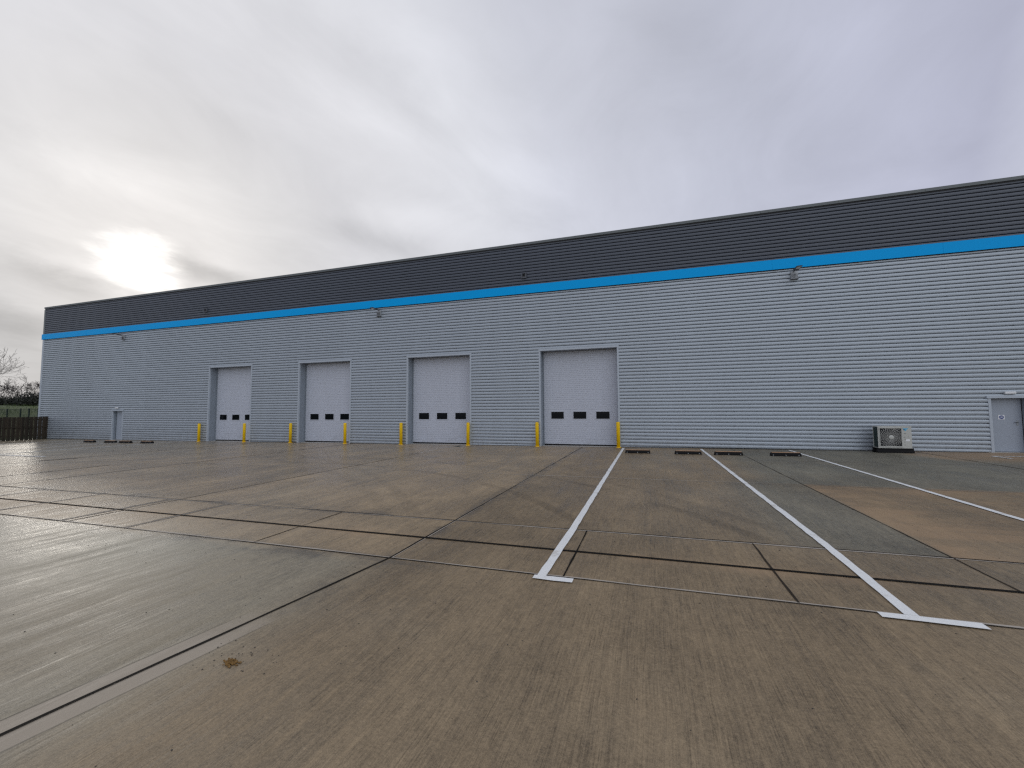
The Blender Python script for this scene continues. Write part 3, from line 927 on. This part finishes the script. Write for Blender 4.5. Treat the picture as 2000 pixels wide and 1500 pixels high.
# ------------------------------------------------------------------ sky, sun
SUN = Vector((-.8379, .4807, .2586)).normalized()
w = bpy.data.worlds.new('World'); sc.world = w; w.use_nodes = True
t = w.node_tree
for n in list(t.nodes): t.nodes.remove(n)
out = t.nodes.new('ShaderNodeOutputWorld'); bg = t.nodes.new('ShaderNodeBackground')
t.links.new(bg.outputs[0], out.inputs[0])
sky = t.nodes.new('ShaderNodeTexSky'); sky.sky_type = 'NISHITA'; sky.sun_disc = False
sky.sun_elevation = math.asin(SUN.z); sky.sun_rotation = math.atan2(SUN.x, SUN.y)
sky.air_density = 1.; sky.dust_density = .3; sky.ozone_density = 1.
BGS = .1
bg.inputs[1].default_value = BGS
dv = t.nodes.new('ShaderNodeTexCoord').outputs['Generated']
x, y, z = xyz(t, dv)
dot = x * SUN.x + y * SUN.y + z * SUN.z
# cloud deck seen in perspective
zz = z.max(.0) + .30
u = x / zz; v_ = y / zz
rot = 1.31                                   # streaks run across the deck
ua = u * math.cos(rot) + v_ * math.sin(rot); va = v_ * math.cos(rot) - u * math.sin(rot)
c1 = noise(t, comb(t, ua * .8, va * 1.15, 0.), 1.2, 7, .56, .35)
c2 = noise(t, comb(t, ua * 1.6, va * 2.1, 4.), 1.6, 8, .60, .6)
c3 = noise(t, comb(t, u * .35, v_ * .35, 9.), 1., 4, .5)
# base brightness by angle to the sun; unseen sky behind camera raised to light the wall
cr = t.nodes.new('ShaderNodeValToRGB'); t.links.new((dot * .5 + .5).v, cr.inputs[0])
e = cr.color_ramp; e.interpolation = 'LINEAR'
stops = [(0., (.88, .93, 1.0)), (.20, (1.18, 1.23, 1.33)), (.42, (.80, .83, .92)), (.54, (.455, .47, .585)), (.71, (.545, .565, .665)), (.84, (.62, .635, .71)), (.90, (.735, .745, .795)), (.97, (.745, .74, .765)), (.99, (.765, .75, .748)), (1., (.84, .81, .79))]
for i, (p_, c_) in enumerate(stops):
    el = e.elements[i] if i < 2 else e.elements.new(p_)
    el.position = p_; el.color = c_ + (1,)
f = (c1 - .5) * .36 + (c2 - .5) * .30 + (c3 - .5) * .24 + 1.
low = z.ramp(.30, .03) * .22 * dot.ramp(.2, .9)
f = f - low
# long soft bands of thicker and thinner cloud: great-circle normal, middle, half width, half length, strength
cn = noise(t, comb(t, u * 2.2, v_ * 2.2, 2.), 1., 6, .6, .4) - .5
for nrm_, mid_, wd, ln, st in (
    ((-0.6542, 0.2278, -0.7212), (-0.4481, 0.6514, 0.6122), 0.0785, 0.0387, -0.11),
    ((-0.6228, -0.0519, -0.7806), (-0.6991, 0.4848, 0.5256), 0.0523, 0.0073, -0.06),
    ((-0.2939, -0.1645, -0.9416), (-0.8987, 0.3831, 0.2136), 0.0454, 0.0058, -0.22),
    ((-0.3679, -0.088, -0.9257), (-0.7854, 0.5623, 0.2587), 0.0349, 0.0043, -0.24),
    ((-0.3312, 0.2065, -0.9207), (-0.5466, 0.7534, 0.3656), 0.0419, 0.0168, -0.12),
    ((-0.62, 0.5272, -0.5811), (0.1715, 0.8138, 0.5553), 0.1045, 0.0532, -0.05),
    ((-0.1907, -0.0965, -0.9769), (-0.921, 0.362, 0.144), 0.061, 0.0026, -0.25),
    ((-0.4756, 0.3467, -0.8085), (-0.4035, 0.7307, 0.5507), 0.061, 0.0528, 0.06),
    ((-0.4057, 0.0336, -0.9134), (-0.8006, 0.4691, 0.3728), 0.061, 0.0153, 0.05),
    ((-0.2121, 0.103, -0.9718), (-0.883, 0.4058, 0.2357), 0.0227, 0.0039, 0.1),
    ((-0.3259, 0.2852, -0.9014), (-0.4306, 0.804, 0.4101), 0.0523, 0.0311, 0.05),
    ((-0.4883, 0.6371, -0.5964), (0.3609, 0.7696, 0.5267), 0.0872, 0.042, 0.03),
    ):
    dist = ((x * nrm_[0] + y * nrm_[1] + z * nrm_[2]) + cn * (wd * 1.6)).abs()
    along = 1. - (x * mid_[0] + y * mid_[1] + z * mid_[2])
    f = f + dist.ramp(wd, 0.) * along.ramp(ln, 0.) * (cn * 2.5 + 1.).max(0.) * (st * .95)
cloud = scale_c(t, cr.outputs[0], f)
# the sun's patch in a thin part of the cloud
ang = (1. - dot).max(0.)
rag = noise(t, comb(t, ua * 3.5, va * 9., 3.), 1., 6, .62, .5) - .5
core = (ang - rag * .007 - cn * .003).ramp(.0038, -.0012); core = core * core
halo = ang.ramp(.05, .0); halo = halo * halo * ((c2 - .5) * 1.6 + 1.).max(.2)
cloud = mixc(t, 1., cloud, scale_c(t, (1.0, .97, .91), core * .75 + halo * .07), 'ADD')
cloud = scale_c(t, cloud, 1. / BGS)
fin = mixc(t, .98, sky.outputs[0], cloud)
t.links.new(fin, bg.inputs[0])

L = bpy.data.lights.new('sun', 'SUN'); L.energy = .6; L.angle = math.radians(14); L.color = (1., .93, .82)
so = bpy.data.objects.new('sun', L); col.objects.link(so)
so.rotation_euler = (-SUN).to_track_quat('-Z', 'Y').to_euler()

# ------------------------------------------------------------------ camera
cam = bpy.data.cameras.new('camera'); co = bpy.data.objects.new('camera', cam); col.objects.link(co)
cam.sensor_width = 36.; cam.lens = 14.714; cam.clip_end = 3000.; cam.clip_start = .05
F = Vector((-.30966996, .94887701, .06113042)); R = Vector((.95051783, .31060737, -.00623867)); U = Vector((.02490729, -.05617362, .99811029))
co.matrix_world = Matrix(((R.x, U.x, -F.x, 0.), (R.y, U.y, -F.y, -21.311), (R.z, U.z, -F.z, 1.858), (0, 0, 0, 1)))
sc.camera = co
sc.view_settings.view_transform = 'Standard'; sc.view_settings.look = 'None'
sc.view_settings.exposure = 0.; sc.view_settings.gamma = 1.
sc.render.engine = 'CYCLES'
sc.cycles.use_denoising = False
sc.cycles.pixel_filter_type = 'BLACKMAN_HARRIS'; sc.cycles.filter_width = 1.35
